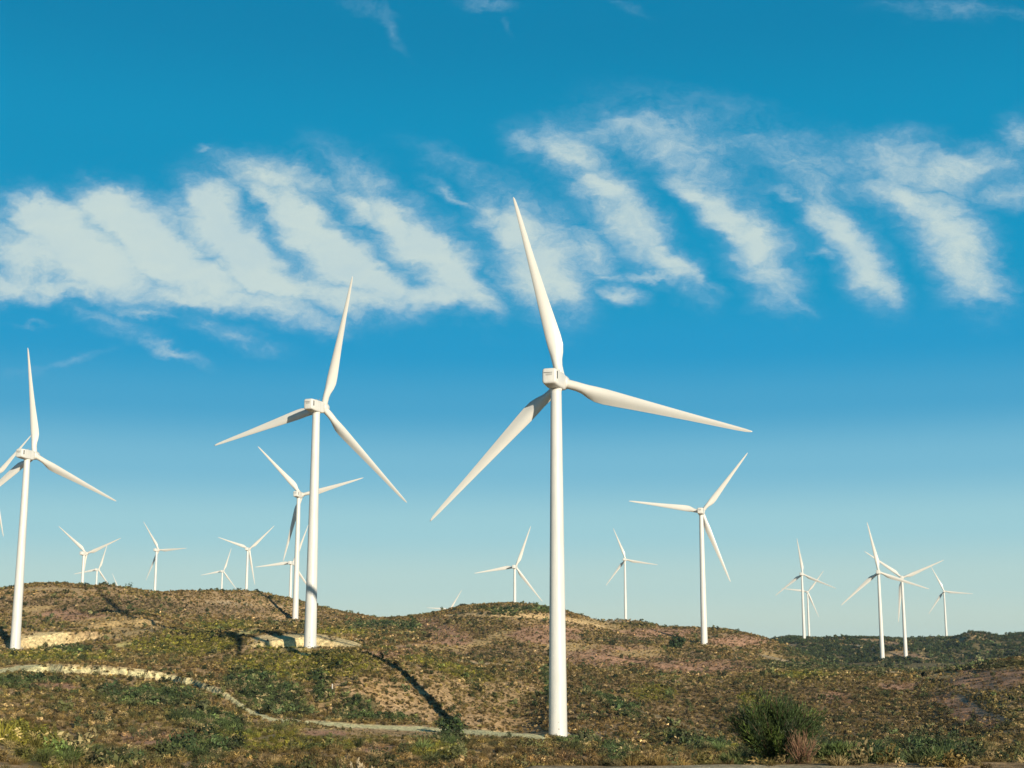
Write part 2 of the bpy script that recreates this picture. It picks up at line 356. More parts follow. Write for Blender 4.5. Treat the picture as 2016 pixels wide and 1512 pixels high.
# cut banks along the tracks: (picture column, picture row, height of the bank)
BANKS = [([(30, 1322, 0), (90, 1324, 2.0), (200, 1328, 2.2), (300, 1338, 2.0), (380, 1352, 1.8), (440, 1374, 1.3), (500, 1408, .3)], 1.7, 35),
         ([(880, 1215, 0), (940, 1213, 1.3), (1085, 1218, 1.5), (1150, 1228, 1.2), (1200, 1240, 0)], 2.5, 60), ([(880, 1300, 0), (930, 1305, .7), (1045, 1318, .7), (1080, 1322, 0)], 1.6, 30),
         ([(1490, 1292, 0), (1540, 1303, 1.2), (1640, 1318, 1.2), (1740, 1325, .8), (1800, 1326, 0)], 2.5, 45), ([(150, 1240, 0), (200, 1236, 2.0), (280, 1232, 2.2), (330, 1228, 0)], 2.5, 60),
         ([(380, 1188, 0), (430, 1189, 1.0), (600, 1202, 1.0), (640, 1210, 0)], 2.5, 60), ([(1120, 1290, 0), (1200, 1300, 1.0), (1330, 1318, 1.2), (1460, 1322, 0)], 2.5, 45)]
_, py_ = proj(X, Y, Z); run_ = np.minimum.accumulate(np.where(RG > 14, py_, 1e9), axis=1)
for bank, bw, bl_ in BANKS:
    bp_ = np.array(bank, float)
    for i in np.where(np.abs(AZ) < R(25))[0]:
        c = 1008 + F * math.tan(AZ[i]) * 1.02
        if not bp_[0, 0] < c < bp_[-1, 0]: continue
        t_ = np.interp(c, bp_[:, 0], bp_[:, 1]); h_ = np.interp(c, bp_[:, 0], bp_[:, 2])
        j = np.where((RR > 150) & (py_[i] <= t_))[0]
        if len(j):
            q = RR - RR[j[0]] + fbm(np.array([i * .8]), np.array([3.0]), 6, 2)[0] * 2.0
            Z[i] += h_ * smooth(-bw * .3, bw, q) * np.exp(-np.maximum(q, 0) / bl_)
# level crane pads cut into the hillside, leaving a bare scarp behind: x, y, z, radius x, radius y, width of the scarp
PADS = [(-60, 418, 1.95, 14, 10, 1.6), (-163, 520, 1.85, 18, 14, 1.9), (-126, 822, 19.6, 9, 8, 2), (8.8, 277.5, -15.5, 5.0, 5.5, 2.5), (100.9, 758.3, 5.5, 7, 6, 3), (349.9, 1286, -2.2, 11, 10, 3)]
scarp = np.zeros_like(Z)
wob = fbm(X, Y, 5, 3) * .10
for (cx, cy, cz, rx, ry, wd) in PADS:
    q = np.sqrt(((X - cx) / rx) ** 2 + ((Y - cy) / ry) ** 2) + wob
    w = smooth(1 + wd / rx, 1.0, q); Z0 = Z.copy()
    Z = Z * (1 - w) + (cz + fbm(X, Y, 3, 2) * .05) * w
    if cx in (-60, -163): scarp = np.maximum(scarp, smooth(1 + 2.0 * wd / rx, .9, q) * smooth(cy - 6, cy + 2, Y))

# ---- where each vertex shows in the photograph, for laying out soil and plant patches that really lie there
PX, PY = proj(X, Y, Z)
front = np.abs(AA) < R(24)
run = np.minimum.accumulate(np.where(RG > 14, PY, 1e9), axis=1)
VIS = front & (PY <= run + 5) & (Y > 15)
VIS[:, 1:] |= VIS[:, :-1]
jit = fbm(X, Y, 12, 4); jit2 = fbm(X + 500, Y, 3.0, 3)
JX = PX + jit * 22 + jit2 * 10; JY = PY + fbm(X + 50, Y + 80, 12, 4) * 8 + jit2 * 3

soil = np.empty(Z.shape + (3,)); veg = np.empty_like(soil); dens = np.ones_like(Z); tall = np.ones_like(Z)
n1 = fbm(X, Y, 45, 4)[..., None]; n2 = fbm(X + 900, Y, 16, 4)[..., None]; n3 = fbm(X, Y + 400, 6, 3)[..., None]
soil[:] = np.array([.52, .345, .175]); soil += n1 * np.array([.06, .03, .0]) + n2 * np.array([.06, .045, .03]) + n3 * .04
veg[:] = np.array([.165, .115, .036]); veg += n1 * np.array([-.02, .012, .0]) + n2 * np.array([.035, .022, .008])


def patch(items, sc=None, vc=None, dn=None, tl=None):
    global soil, veg, dens, tall
    m = np.zeros_like(Z)
    for it in items:
        px, py, rx, ry = it[:4]; ang = R(it[4]) if len(it) > 4 else 0
        dx = JX - px; dy = JY - py; a = dx * math.cos(ang) + dy * math.sin(ang); b = -dx * math.sin(ang) + dy * math.cos(ang)
        q = (a / rx) ** 2 + (b / ry) ** 2
        m = np.maximum(m, smooth(1.5, .45, q))
    m = m * VIS; M = m[..., None]
    if sc is not None: soil = soil * (1 - M * .85) + np.array(sc) * M * .85
    if vc is not None: veg = veg * (1 - M * .85) + np.array(vc) * M * .85
    if dn is not None: dens = dens * (1 - m) + dn * m
    if tl is not None: tall = tall * (1 - m) + tl * m


def track(pts, half, sc, dn=.02, hx=1.0):
    global soil, dens
    m = np.zeros_like(Z); P_ = list(zip(pts[:-1], pts[1:]))
    jy = PY + jit2 * half * .35
    for (a, b) in P_:
        ha = half if len(a) < 3 else a[2]; hb = half if len(b) < 3 else b[2]
        vx, vy = b[0] - a[0], b[1] - a[1]; t = np.clip(((PX - a[0]) * vx + (jy - a[1]) * vy) / (vx * vx + vy * vy), 0, 1)
        d = np.hypot(PX - a[0] - vx * t, jy - a[1] - vy * t); h = ha + (hb - ha) * t
        m = np.maximum(m, smooth(h * 1.25, h * .75, d))
    m = m * VIS; soil = soil * (1 - m[..., None]) + np.array(sc) * m[..., None]; dens = dens * (1 - m) + dn * m


patch([(1480, 1392, 340, 50), (1760, 1410, 220, 62, 5), (1180, 1345, 120, 22), (960, 1262, 110, 34), (1120, 1395, 120, 30)], (.34, .225, .11), (.125, .085, .030), 1.35, .9)
patch([(1280, 1305, 70, 10), (1370, 1290, 30, 14), (1000, 1290, 120, 8), (1240, 1262, 60, 8), (180, 1190, 200, 16), (420, 1200, 120, 10)], (.30, .20, .11), (.10, .075, .032), 1.25, .9)
patch([(600, 1310, 150, 30), (360, 1268, 120, 22), (440, 1232, 60, 9), (60, 1475, 100, 30, 25), (520, 1462, 140, 22), (800, 1292, 60, 9, 18), (900, 1322, 80, 12, 15),
       (110, 1292, 130, 10), (1290, 1365, 50, 16), (1480, 1378, 22, 20), (680, 1245, 60, 8), (870, 1480, 50, 22), (720, 1470, 50, 14), (1430, 1470, 50, 10), (560, 1275, 60, 8), (1580, 1330, 60, 8)],
      (.21, .17, .05), (.175, .160, .020), 1.6, .85)
patch([(540, 1372, 78, 34, 15), (700, 1392, 42, 26), (300, 1372, 110, 20), (60, 1345, 80, 14), (1215, 1388, 60, 14, 28), (1360, 1458, 70, 12, 15), (420, 1425, 80, 20, 10), (180, 1495, 120, 20),
       (740, 1412, 80, 8), (890, 1448, 34, 26), (1700, 1482, 110, 20), (1850, 1482, 80, 24), (1215, 1485, 26, 26), (400, 1478, 90, 22), (640, 1350, 18, 34), (1085, 1350, 10, 50),
       (1140, 1460, 40, 10), (790, 1230, 110, 6), (1040, 1200, 100, 5), (140, 1280, 40, 8), (500, 1340, 60, 20)],
      (.13, .12, .05), (.050, .085, .026), 2.6, 1.4)
patch([(1205, 1292, 90, 20), (1390, 1315, 120, 18), (880, 1248, 60, 22, 25), (820, 1278, 80, 12, -10), (140, 1212, 80, 9), (1075, 1250, 70, 18), (1950, 1335, 90, 24), (1630, 1305, 60, 10),
       (1300, 1245, 80, 9), (1450, 1262, 60, 10), (640, 1446, 50, 7), (1130, 1494, 30, 10), (1640, 1375, 40, 8), (1900, 1400, 70, 20, 30), (740, 1475, 40, 12), (300, 1455, 80, 16), (110, 1350, 50, 6), (1770, 1352, 50, 10)],
      (.56, .31, .19), (.20, .12, .06), .5, .8)
patch([(230, 1226, 95, 14), (250, 1244, 80, 6, -8), (1185, 1228, 60, 8, 12), (1550, 1296, 60, 9, 10), (1690, 1318, 90, 6), (1840, 1330, 50, 8), (1260, 1285, 60, 7), (860, 1275, 60, 7), (1960, 1312, 60, 8),
       (1120, 1275, 60, 9), (960, 1260, 50, 10, -20), (60, 1200, 40, 8)],
      (.62, .43, .19), (.24, .16, .055), .35, .8)
patch([(248, 1268, 24, 5, -8), (485, 1246, 24, 5, -6), (140, 1462, 18, 8), (580, 1300, 16, 4), (610, 1284, 14, 4)], (.88, .72, .26), None, .02)
patch([(1750, 1310, 280, 12), (1640, 1285, 110, 16), (1900, 1280, 130, 18), (1980, 1262, 60, 12), (1760, 1270, 40, 8)], (.10, .095, .045), (.05, .07, .025), 1.5, 1.1)
patch([(1790, 1291, 26, 4), (1560, 1260, 22, 4), (1760, 1268, 22, 4)], (.30, .19, .13), (.12, .08, .045), .5, .8)
patch([(100, 1257, 66, 15), (580, 1261, 84, 13), (690, 1268, 38, 7, 18)], (.86, .67, .34), None, .02)
track([(-60, 1324), (0, 1322, 5), (40, 1316, 6), (90, 1316, 9), (200, 1320, 9), (300, 1329, 9), (380, 1344, 8), (440, 1366, 6), (490, 1402, 6), (540, 1418, 4), (640, 1425, 4.5), (760, 1432, 4.5), (900, 1439, 5), (1075, 1452, 5)], 5, (.88, .72, .38))
track([(1035, 1441), (1100, 1446), (1190, 1452)], 3, (.36, .27, .15), .2)
track([(210, 1350), (300, 1362), (350, 1374)], 3, (.40, .29, .18), .1)
track([(880, 1212, 2), (930, 1209, 3.5), (1000, 1211, 4), (1085, 1215, 4), (1130, 1222, 3), (1190, 1234, 2)], 4, (.72, .50, .24), .05)
track([(905, 1302), (980, 1309), (1045, 1316)], 2.2, (.44, .34, .21))
track([(35, 1163), (90, 1158), (165, 1161)], 2.5, (.50, .36, .18))
track([(1500, 1290), (1560, 1304), (1620, 1314), (1720, 1321), (1780, 1325)], 2, (.50, .38, .22))
track([(1690, 1271), (1735, 1283)], 1.2, (.6, .55, .45))
track([(400, 1186), (470, 1188), (540, 1192), (590, 1200)], 1.5, (.45, .35, .22), .2)
track([(1190, 1378), (1300, 1412), (1400, 1445), (1490, 1478)], 2.5, (.36, .28, .15), .3)
track([(480, 1462), (520, 1453), (552, 1445)], 2.5, (.45, .33, .17))
track([(540, 1223), (600, 1226), (650, 1232)], 3, (.44, .34, .24), .2)
track([(1890, 1372), (1930, 1402), (1990, 1422)], 6, (.42, .30, .20), .15)
sc3 = scarp[..., None] * .9
soil = soil * (1 - sc3) + np.array([.86, .67, .34]) * sc3; dens *= (1 - scarp * .97)
# pale gravel road where the photographer stands
rd = smooth(24.7, 24.0, RG + jit2 * .8) * smooth(150, 330, PX + 0 * PX + np.where(front, 0, 999) - 800); rd = np.where(RG < 19, 1.0, rd)
soil = soil * (1 - rd[..., None]) + np.array([.60, .50, .32]) * rd[..., None]; dens *= (1 - rd)
front_scrub = smooth(1468, 1444, PY) * smooth(560, 640, PX) * smooth(1110, 1050, PX) * smooth(1425, 1436, PY) * (Y < 300) * (Y > 200); tall *= (1 - .75 * front_scrub)
soil = np.clip(soil, .02, .8); veg = np.clip(veg, .012, .5)

idx = np.arange(nA * nR).reshape(nA, nR)
a0 = idx; a1 = np.roll(idx, -1, axis=0)              # closes round behind the camera
quads = np.stack([a0[:, :-1], a0[:, 1:], a1[:, 1:], a1[:, :-1]], -1).reshape(-1, 4)
V3 = np.stack([X, Y, Z], -1).reshape(-1, 3)
gme = mesh_np('ground', V3, quads, True)
at = gme.attributes.new('soil', 'FLOAT_COLOR', 'POINT')
at.data.foreach_set('color', np.concatenate([soil.reshape(-1, 3), np.ones((nA * nR, 1))], 1).astype(np.float32).ravel())


# ------------------------------------------------------------------ materials
class NB:
    def __init__(s, name):
        s.m = bpy.data.materials.new(name); s.m.use_nodes = True; s.t = s.m.node_tree; s.t.nodes.clear()
        s.o = s.t.nodes.new('ShaderNodeOutputMaterial'); s.b = s.t.nodes.new('ShaderNodeBsdfPrincipled'); s.t.links.new(s.b.outputs[0], s.o.inputs[0])

    def n(s, k, ins=None, **kw):
        x = s.t.nodes.new(k)
        for a, v in kw.items(): setattr(x, a, v)
        for a, v in (ins or {}).items():
            if isinstance(v, bpy.types.NodeSocket): s.t.links.new(v, x.inputs[a])
            else: x.inputs[a].default_value = v
        return x

    def l(s, a, b): s.t.links.new(a, b)


def mat_ground():
    b = NB('hillside soil'); geo = b.n('ShaderNodeNewGeometry'); at = b.n('ShaderNodeAttribute', attribute_name='soil')
    pos = geo.outputs['Position']
    f1 = b.n('ShaderNodeTexNoise', {'Vector': pos, 'Scale': .9, 'Detail': 8, 'Roughness': .7})
    f2 = b.n('ShaderNodeTexNoise', {'Vector': pos, 'Scale': 5.0, 'Detail': 5, 'Roughness': .7})
    vo = b.n('ShaderNodeTexVoronoi', {'Vector': pos, 'Scale': .7, 'Randomness': 1})
    r1 = b.n('ShaderNodeMapRange', {0: f1.outputs[0], 1: .30, 2: .70, 3: .30, 4: 1.75})
    r2 = b.n('ShaderNodeMapRange', {0: f2.outputs[0], 1: .3, 2: .7, 3: .72, 4: 1.3})
    mm = b.n('ShaderNodeMath', {0: r1.outputs[0], 1: r2.outputs[0]}, operation='MULTIPLY')
    cb = b.n('ShaderNodeCombineXYZ', {0: mm.outputs[0], 1: mm.outputs[0], 2: mm.outputs[0]})
    mx = b.n('ShaderNodeMix', {0: 1.0, 6: at.outputs['Color'], 7: cb.outputs[0]}, data_type='RGBA', blend_type='MULTIPLY')
    # scattered pale stones
    st = b.n('ShaderNodeTexVoronoi', {'Vector': pos, 'Scale': 1.3, 'Randomness': 1})
    sm = b.n('ShaderNodeMapRange', {0: st.outputs['Distance'], 1: .10, 2: .16, 3: 1, 4: 0})
    pn = b.n('ShaderNodeTexNoise', {'Vector': pos, 'Scale': .07, 'Detail': 3})
    pm = b.n('ShaderNodeMapRange', {0: pn.outputs[0], 1: .48, 2: .62, 3: 0, 4: .8})
    sf = b.n('ShaderNodeMath', {0: sm.outputs[0], 1: pm.outputs[0]}, operation='MULTIPLY')
    mx2 = b.n('ShaderNodeMix', {0: sf.outputs[0], 6: mx.outputs[2], 7: (.50, .42, .30, 1)}, data_type='RGBA', blend_type='MIX')
    b.l(mx2.outputs[2], b.b.inputs['Base Color']); b.b.inputs['Roughness'].default_value = .95
    b.b.inputs['Specular IOR Level'].default_value = .15
    ad = b.n('ShaderNodeMath', {0: f1.outputs[0], 1: f2.outputs[0]}, operation='ADD')
    bp = b.n('ShaderNodeBump', {'Height': ad.outputs[0], 'Strength': .9, 'Distance': .35}); b.l(bp.outputs[0], b.b.inputs['Normal'])
    return b.m


def mat_leaf(name, attr=None, col=(.08, .09, .03), var=.5, inst=True):
    b = NB(name)
    if attr: c = b.n('ShaderNodeAttribute', attribute_name=attr, attribute_type='INSTANCER' if inst else 'GEOMETRY').outputs['Color']
    else:
        c = b.n('ShaderNodeRGB').outputs[0]; c.default_value = (*col, 1)
    geo = b.n('ShaderNodeNewGeometry')
    f = b.n('ShaderNodeMapRange', {0: geo.outputs['Random Per Island'], 1: 0, 2: 1, 3: 1 - var, 4: 1 + var})
    cb = b.n('ShaderNodeCombineXYZ', {0: f.outputs[0], 1: f.outputs[0], 2: f.outputs[0]})
    mx = b.n('ShaderNodeMix', {0: 1.0, 6: c, 7: cb.outputs[0]}, data_type='RGBA', blend_type='MULTIPLY')
    b.l(mx.outputs[2], b.b.inputs['Base Color']); b.b.inputs['Roughness'].default_value = .7
    b.b.inputs['Specular IOR Level'].default_value = .2
    return b.m


def mat_paint(name, col, rough=.38, dirt=.10):
    b = NB(name); tcn = b.n('ShaderNodeTexCoord')
    mp = b.n('ShaderNodeMapping', {'Vector': tcn.outputs['Object'], 'Scale': (.9, .9, .12)})
    f = b.n('ShaderNodeTexNoise', {'Vector': mp.outputs[0], 'Scale': 1.2, 'Detail': 6, 'Roughness': .65})
    r = b.n('ShaderNodeMapRange', {0: f.outputs[0], 1: .35, 2: .75, 3: 1.0, 4: 1 - dirt * 2})
    cb = b.n('ShaderNodeCombineXYZ', {0: r.outputs[0], 1: r.outputs[0], 2: r.outputs[0]})
    mx = b.n('ShaderNodeMix', {0: 1.0, 6: (*col, 1), 7: cb.outputs[0]}, data_type='RGBA', blend_type='MULTIPLY')
    b.l(mx.outputs[2], b.b.inputs['Base Color']); b.b.inputs['Roughness'].default_value = rough
    b.b.inputs['Specular IOR Level'].default_value = .35
    return b.m


M_ground = mat_ground(); M_scrub = mat_leaf('scrub leaves', 'col'); M_white = mat_paint('white tower paint', (.68, .66, .60))
M_blade = mat_paint('white blade gelcoat', (.69, .66, .59), .32, .05); M_dark = mat_paint('dark vent', (.03, .035, .04), .6)
M_grey = mat_paint('grey steel', (.35, .36, .37), .5); M_concrete = mat_paint('concrete', (.38, .36, .32), .9, .15)
M_bark = mat_paint('bark', (.16, .10, .06), .9, .3)
tag(link('ground', gme, M_ground), kind='structure')


# ------------------------------------------------------------------ wind turbines
def blade_mesh():
    bm = bmesh.new(); loops = []; n = 20
    rs = [0.9, 1.6, 2.4, 3.4, 4.6, 6.0, 7.6, 9.5, 12, 15, 19, 23, 27, 31, 34.5, 37, 38.8, 39.6, 40.0]
    ch = np.interp(rs, [0.9, 2.2, 4, 6, 8, 10, 14, 20, 28, 35, 38.5, 39.6, 40], [1.9, 1.9, 2.25, 2.9, 3.25, 3.2, 2.75, 2.15, 1.45, .95, .65, .36, .12])
    for r, c in zip(rs, ch):
        bl = float(smooth(2.0, 7.5, r)); th = float(np.interp(r, [0.9, 3, 8, 20, 40], [1.9, 1.75, .85, .38, .05]))
        tw = R(float(np.interp(r, [0, 5, 10, 20, 40], [14, 14, 9, 3, 0]))); lead = -(.95 + (c * .30 - .95) * bl)
        lp = []
        for k in range(n):
            a = 2 * math.pi * k / n; ca, sa = math.cos(a), math.sin(a)
            xc = -ca * .95; yc = sa * .95                                   # round root
            xa = lead + c * (1 - ca) / 2
            s_ = (1 - ca) / 2; ya = (sa * th * .5) * (1.45 * math.sqrt(max(s_, 0)) * (1 - s_) * 1.6 + .10 * (1 - s_) + .02) / .75 if sa != 0 else 0
            x = xc * (1 - bl) + xa * bl; y = yc * (1 - bl) + ya * bl
            x2 = x * math.cos(tw) - y * math.sin(tw); y2 = x * math.sin(tw) + y * math.cos(tw)
            lp.append((x2, y2, r))
        loops.append(lp)
    rings(bm, loops)
    return bm_mesh('blade', bm)


def make_tower_mesh(H):
    bm = bmesh.new(); n = 40; loops = []
    top = H - 1.95
    zs = [-1.5, 0, .25, .26] + [top * i / 12 for i in range(1, 13)]
    def rad(z): return 1.78 - (1.78 - 1.08) * max(0, z) / top
    joints = [top * f for f in (.22, .47, .73)]
    prof = [(z, rad(z) + (.0 if z > .25 else .10)) for z in zs]
    for j in joints: prof += [(j - .16, rad(j - .16)), (j - .13, rad(j - .13)), (j - .05, rad(j) + .012), (j + .05, rad(j) + .012), (j + .13, rad(j + .13)), (j + .16, rad(j + .16))]
    prof += [(.22, rad(.22) + .10), (.29, rad(.29)), (top - .54, rad(top - .54)), (top - .5, rad(top - .5)), (top - .47, 1.2), (top - .44, 1.2), (top, 1.2)]; prof = [p for p in prof if not (top - .44 < p[0] < top or (p[0] == top and p[1] < 1.15))]
    prof.sort()
    for z, r_ in prof: loops.append([(r_ * math.cos(2 * math.pi * k / n), r_ * math.sin(2 * math.pi * k / n), z) for k in range(n)])
    rings(bm, loops); me = bm_mesh('tower', bm)
    return me


def nacelle_mesh():
    bm = bmesh.new(); loops = []
    # along +Y (towards the rotor); rounded box sections: y, half width, z low, z high
    for y, hw, zl, zh in [(-4.72, 1.05, -1.05, 1.25), (-4.66, 1.28, -1.3, 1.5), (-4.45, 1.42, -1.45, 1.62), (-2.2, 1.48, -1.75, 1.68), (1.0, 1.48, -1.85, 1.66), (1.9, 1.42, -1.75, 1.58), (2.45, 1.30, -1.5, 1.42), (2.62, 1.15, -1.3, 1.25)]:
        lp = []; cz = (zl + zh) / 2; hh = (zh - zl) / 2
        for k in range(32):
            a = 2 * math.pi * (k + .5) / 32; ca, sa = math.cos(a), math.sin(a); e = .30
            lp.append((hw * math.copysign(abs(ca) ** e, ca), y, cz + hh * math.copysign(abs(sa) ** e, sa)))
        loops.append(lp)
    rings(bm, loops); me = bm_mesh('nacelle', bm, False); me.shade_smooth() if hasattr(me, 'shade_smooth') else None
    return me


def hub_mesh():
    bm = bmesh.new(); loops = []
    for y, r_ in [(-1.35, 1.15), (-1.25, 1.38), (-.9, 1.55), (0, 1.62), (.8, 1.52), (1.5, 1.2), (2.0, .8), (2.25, .4), (2.33, .05)]:
        loops.append([(r_ * math.cos(2 * math.pi * k / 32), y, r_ * math.sin(2 * math.pi * k / 32)) for k in range(32)])
    rings(bm, loops); return bm_mesh('hub', bm)


ME_bl = blade_mesh(); ME_na = nacelle_mesh(); ME_hub = hub_mesh()
def one(name, c, sz, bev=0):
    bm = bmesh.new(); box(bm, c, sz, bev); return bm_mesh(name, bm, False)


ME_vents = [one('vent', (-.20, -4.74, .72), (1.75, .05, .10)), one('vent', (0, -4.74, .42), (1.3, .05, .05)), one('vent', (0, -4.74, .22), (1.3, .05, .05))]
bm = bmesh.new(); box(bm, (1.475, -3.75, .35), (.06, .42, 1.5)); ME_lou = bm_mesh('louvre', bm, False)
bm = bmesh.new()
for x, y, h in [(.55, .9, .75), (-.55, .9, .75)]: box(bm, (x, y, 1.62 + h / 2), (.07, .07, h))
box(bm, (0, .9, 2.2), (1.25, .06, .06)); box(bm, (.55, .9, 2.45), (.3, .08, .08)); box(bm, (-.55, .9, 2.42), (.12, .3, .1)); 
ME_hatch = one('roof_hatch', (.2, -.9, 1.70), (.9, 1.1, .12), .03)
ME_mast = bm_mesh('wind_sensor', bm, False)
def arcbox(bm, a0, a1, z0, z1, r0, t=.05):
    n = 6; lo = []
    for i in range(n + 1):
        a = a0 + (a1 - a0) * i / n
        lo.append([(r * math.sin(a), -r * math.cos(a), z) for r, z in ((r0, z0), (r0 + t, z0), (r0 + t, z1), (r0, z1))])
    rings(bm, lo)


def arc(name, *a):
    bm = bmesh.new(); arcbox(bm, *a); return bm_mesh(name, bm, False)


ME_v2 = [arc('air_vent', -.20, -.06, .30, .50, 1.765, .06), arc('air_vent', .10, .22, .30, .50, 1.765, .06)]
ME_v3 = [arc('marker_plate', .0, .13, 1.55, 1.68, 1.72, .06), arc('marker_plate', .0, .10, 2.85, 2.93, 1.70, .06)]
bm = bmesh.new(); arcbox(bm, 2.0, 2.45, .9, 3.0, 1.765, .05); ME_door = bm_mesh('door', bm, False)
ME_step = []
for i in range(5):
    a = 2.22; d = 2.0 + .3 * (4 - i); ME_step.append(one('step', (d * math.sin(a), -d * math.cos(a), .1 + i * .18), (.9, .9, .06)))

LAB = {
 '1': 'tallest white wind turbine, in the centre foreground, its foot on the scrub slope',
 '2': 'second largest wind turbine, left of centre, with a thin dark blade shadow across its tower',
 '3': 'large wind turbine at the left edge, standing beside a bare sandy pad',
 '3b': 'wind turbine cut off by the left edge, blades showing behind the leftmost tower',
 '4': 'medium wind turbine half covered by the large tower left of centre',
 '5': 'distant turbine hidden behind two towers left of centre, one blade pointing left',
 '6': 'distant turbine on the left ridge with two upper blades in a wide V',
 '7': 'small faint turbine just left of the wide V rotor on the left ridge',
 '8': 'lone distant turbine on the left ridge with one blade level to the right',
 '9': 'stoutest of the distant turbines on the far left hill, two blades raised',
 '10': 'small far turbine just right of the stoutest one on the far left hill',
 '11': 'single faint blade of a very far turbine poking over the far left hill',
 '12': 'distant turbine rising from the top of the rounded centre hill',
 '13': 'slim distant turbine between the tallest turbine and the medium one on the right',
 '14': 'faint very far rotor low over the left flank of the rounded centre hill',
 '15': 'medium turbine right of the tallest one, one blade level to the left',
 '16': 'taller front one of two overlapping distant turbines on the dark wooded hills',
 '17': 'smaller rear one of two overlapping distant turbines on the dark wooded hills',
 '18': 'tallest turbine of the far right group, one blade nearly upright',
 '19': 'far right group turbine with one shaded blade hanging straight down its tower',
 '20': 'rightmost wind turbine, small, beyond the dark wooded hill',
}
TILT = R(6); CONE = R(-1)


def place_turbine(k, tx, ty, bz, H, yw, ph, near):
    root = bpy.data.objects.new('wind_turbine', None); scene.collection.objects.link(root); root.location = (tx, ty, bz)
    root.empty_display_size = 2
    tag(root, LAB[k], 'wind turbine', 'white wind turbines spread over the hills')
    tw = link('tower', make_tower_mesh(H), M_white, root)
    if near:
        for m_ in ME_v2 + ME_v3: link(m_.name.split('.')[0], m_, M_dark, tw)
        link('door', ME_door, M_grey, tw)
        for m_ in ME_step: link('step', m_, M_grey, tw)
    yaw = -R(yw)
    ax = Vector((math.sin(R(yw)) * math.cos(TILT), math.cos(R(yw)) * math.cos(TILT), math.sin(TILT)))
    na = link('nacelle', ME_na, M_white, root); na.location = (0, 0, H - .25); na.rotation_euler = (0, 0, yaw)
    if ty < 1000:
        [link('vent', m_, M_dark, na) for m_ in ME_vents]; link('roof_hatch', ME_hatch, M_white, na); link('louvre', ME_lou, M_dark, na); link('wind_sensor', ME_mast, M_grey, na)
    rgt = Vector((math.cos(R(yw)), -math.sin(R(yw)), 0)); up = rgt.cross(ax)
    hc = Vector((4.0 * math.sin(R(yw)), 4.0 * math.cos(R(yw)), H))
    B = Matrix((rgt, ax, up)).transposed().to_4x4()
    hb = link('hub', ME_hub, M_white, root); hb.matrix_local = Matrix.Translation(hc) @ B
    for i in range(3):
        bl = link('blade', ME_bl, M_blade, root)
        a = R(ph) + i * 2 * math.pi / 3
        bl.matrix_local = Matrix.Translation(hc) @ B @ Matrix.Rotation(a, 4, 'Y') @ Matrix.Rotation(-CONE, 4, 'X')
    return root


for t in TUR: place_turbine(*t[:7], t[0] in '123')


# ------------------------------------------------------------------ plants
def blades_mesh(name, n, spread, hmin, hmax, w, lean, seed, bend=.3, core=0.0):
    """a tuft: n narrow two-segment leaves springing from a common foot"""
    g = np.random.default_rng(seed); Vv = []; Fq = []
    for i in range(n):
        a = g.random() * 2 * math.pi; rd_ = spread * math.sqrt(g.random()); h = g.uniform(hmin, hmax) * (1 - .35 * (rd_ / max(spread, .01)) ** 2)
        ln = lean * (rd_ / max(spread, .01)) * g.uniform(.4, 1.3); bx, by = rd_ * math.cos(a) * .6, rd_ * math.sin(a) * .6
        dx, dy = math.cos(a + g.uniform(-.6, .6)) * ln, math.sin(a + g.uniform(-.6, .6)) * ln
        ta = g.random() * math.pi; wx, wy = math.cos(ta) * w * .5, math.sin(ta) * w * .5
        z0 = core * g.random() * h
        p0 = (bx, by, z0); p1 = (bx + dx * .45, by + dy * .45, z0 + (h - z0) * .6); p2 = (bx + dx * (1 + bend), by + dy * (1 + bend), h)
        k = len(Vv)
        Vv += [(p0[0] - wx * .6, p0[1] - wy * .6, p0[2]), (p0[0] + wx * .6, p0[1] + wy * .6, p0[2]), (p1[0] + wx, p1[1] + wy, p1[2]), (p1[0] - wx, p1[1] - wy, p1[2]),
               (p2[0] + wx * .25, p2[1] + wy * .25, p2[2]), (p2[0] - wx * .25, p2[1] - wy * .25, p2[2])]
        Fq += [(k, k + 1, k + 2, k + 3), (k + 3, k + 2, k + 4, k + 5)]
    return mesh_np(name, Vv, Fq)


def clump_arrays(n, rad, h, leaf, seed, lobes=6, low=.0):
    """a shrub or crown: leaf quads gathered in lobes through an uneven volume"""
    g = np.random.default_rng(seed)
    c = np.stack([g.normal(0, .42, lobes), g.normal(0, .42, lobes), g.uniform(.30, .85, lobes)], 1); c[0] = (0, 0, .5)
    lr = g.uniform(.28, .55, lobes)
    which = g.integers(0, lobes, n); d = g.normal(0, 1, (n, 3)); d /= np.linalg.norm(d, axis=1)[:, None]
    q = c[which] + d * (lr[which] * g.uniform(.55, 1.05, n))[:, None]
    q[:, 2] = np.abs(q[:, 2]) + low; p = q * np.array([rad, rad, h])
    nrm = d + g.normal(0, .5, (n, 3)); nrm /= np.linalg.norm(nrm, axis=1)[:, None]
    t = np.cross(nrm, g.normal(0, 1, (n, 3))); t /= np.linalg.norm(t, axis=1)[:, None]; b_ = np.cross(nrm, t)
    s = (leaf * g.uniform(.6, 1.4, n))[:, None]
    V_ = np.stack([p - t * s, p - b_ * s * .45, p + t * s, p + b_ * s * .45], 1).reshape(-1, 3)
    return V_, np.arange(n * 4).reshape(n, 4)


src = bpy.data.collections.new('scrub_sources')           # sources of the instanced ground cover; not part of the scene itself


def source(name, me):
    o = bpy.data.objects.new(name, me); me.materials.append(M_scrub); src.objects.link(o); return o


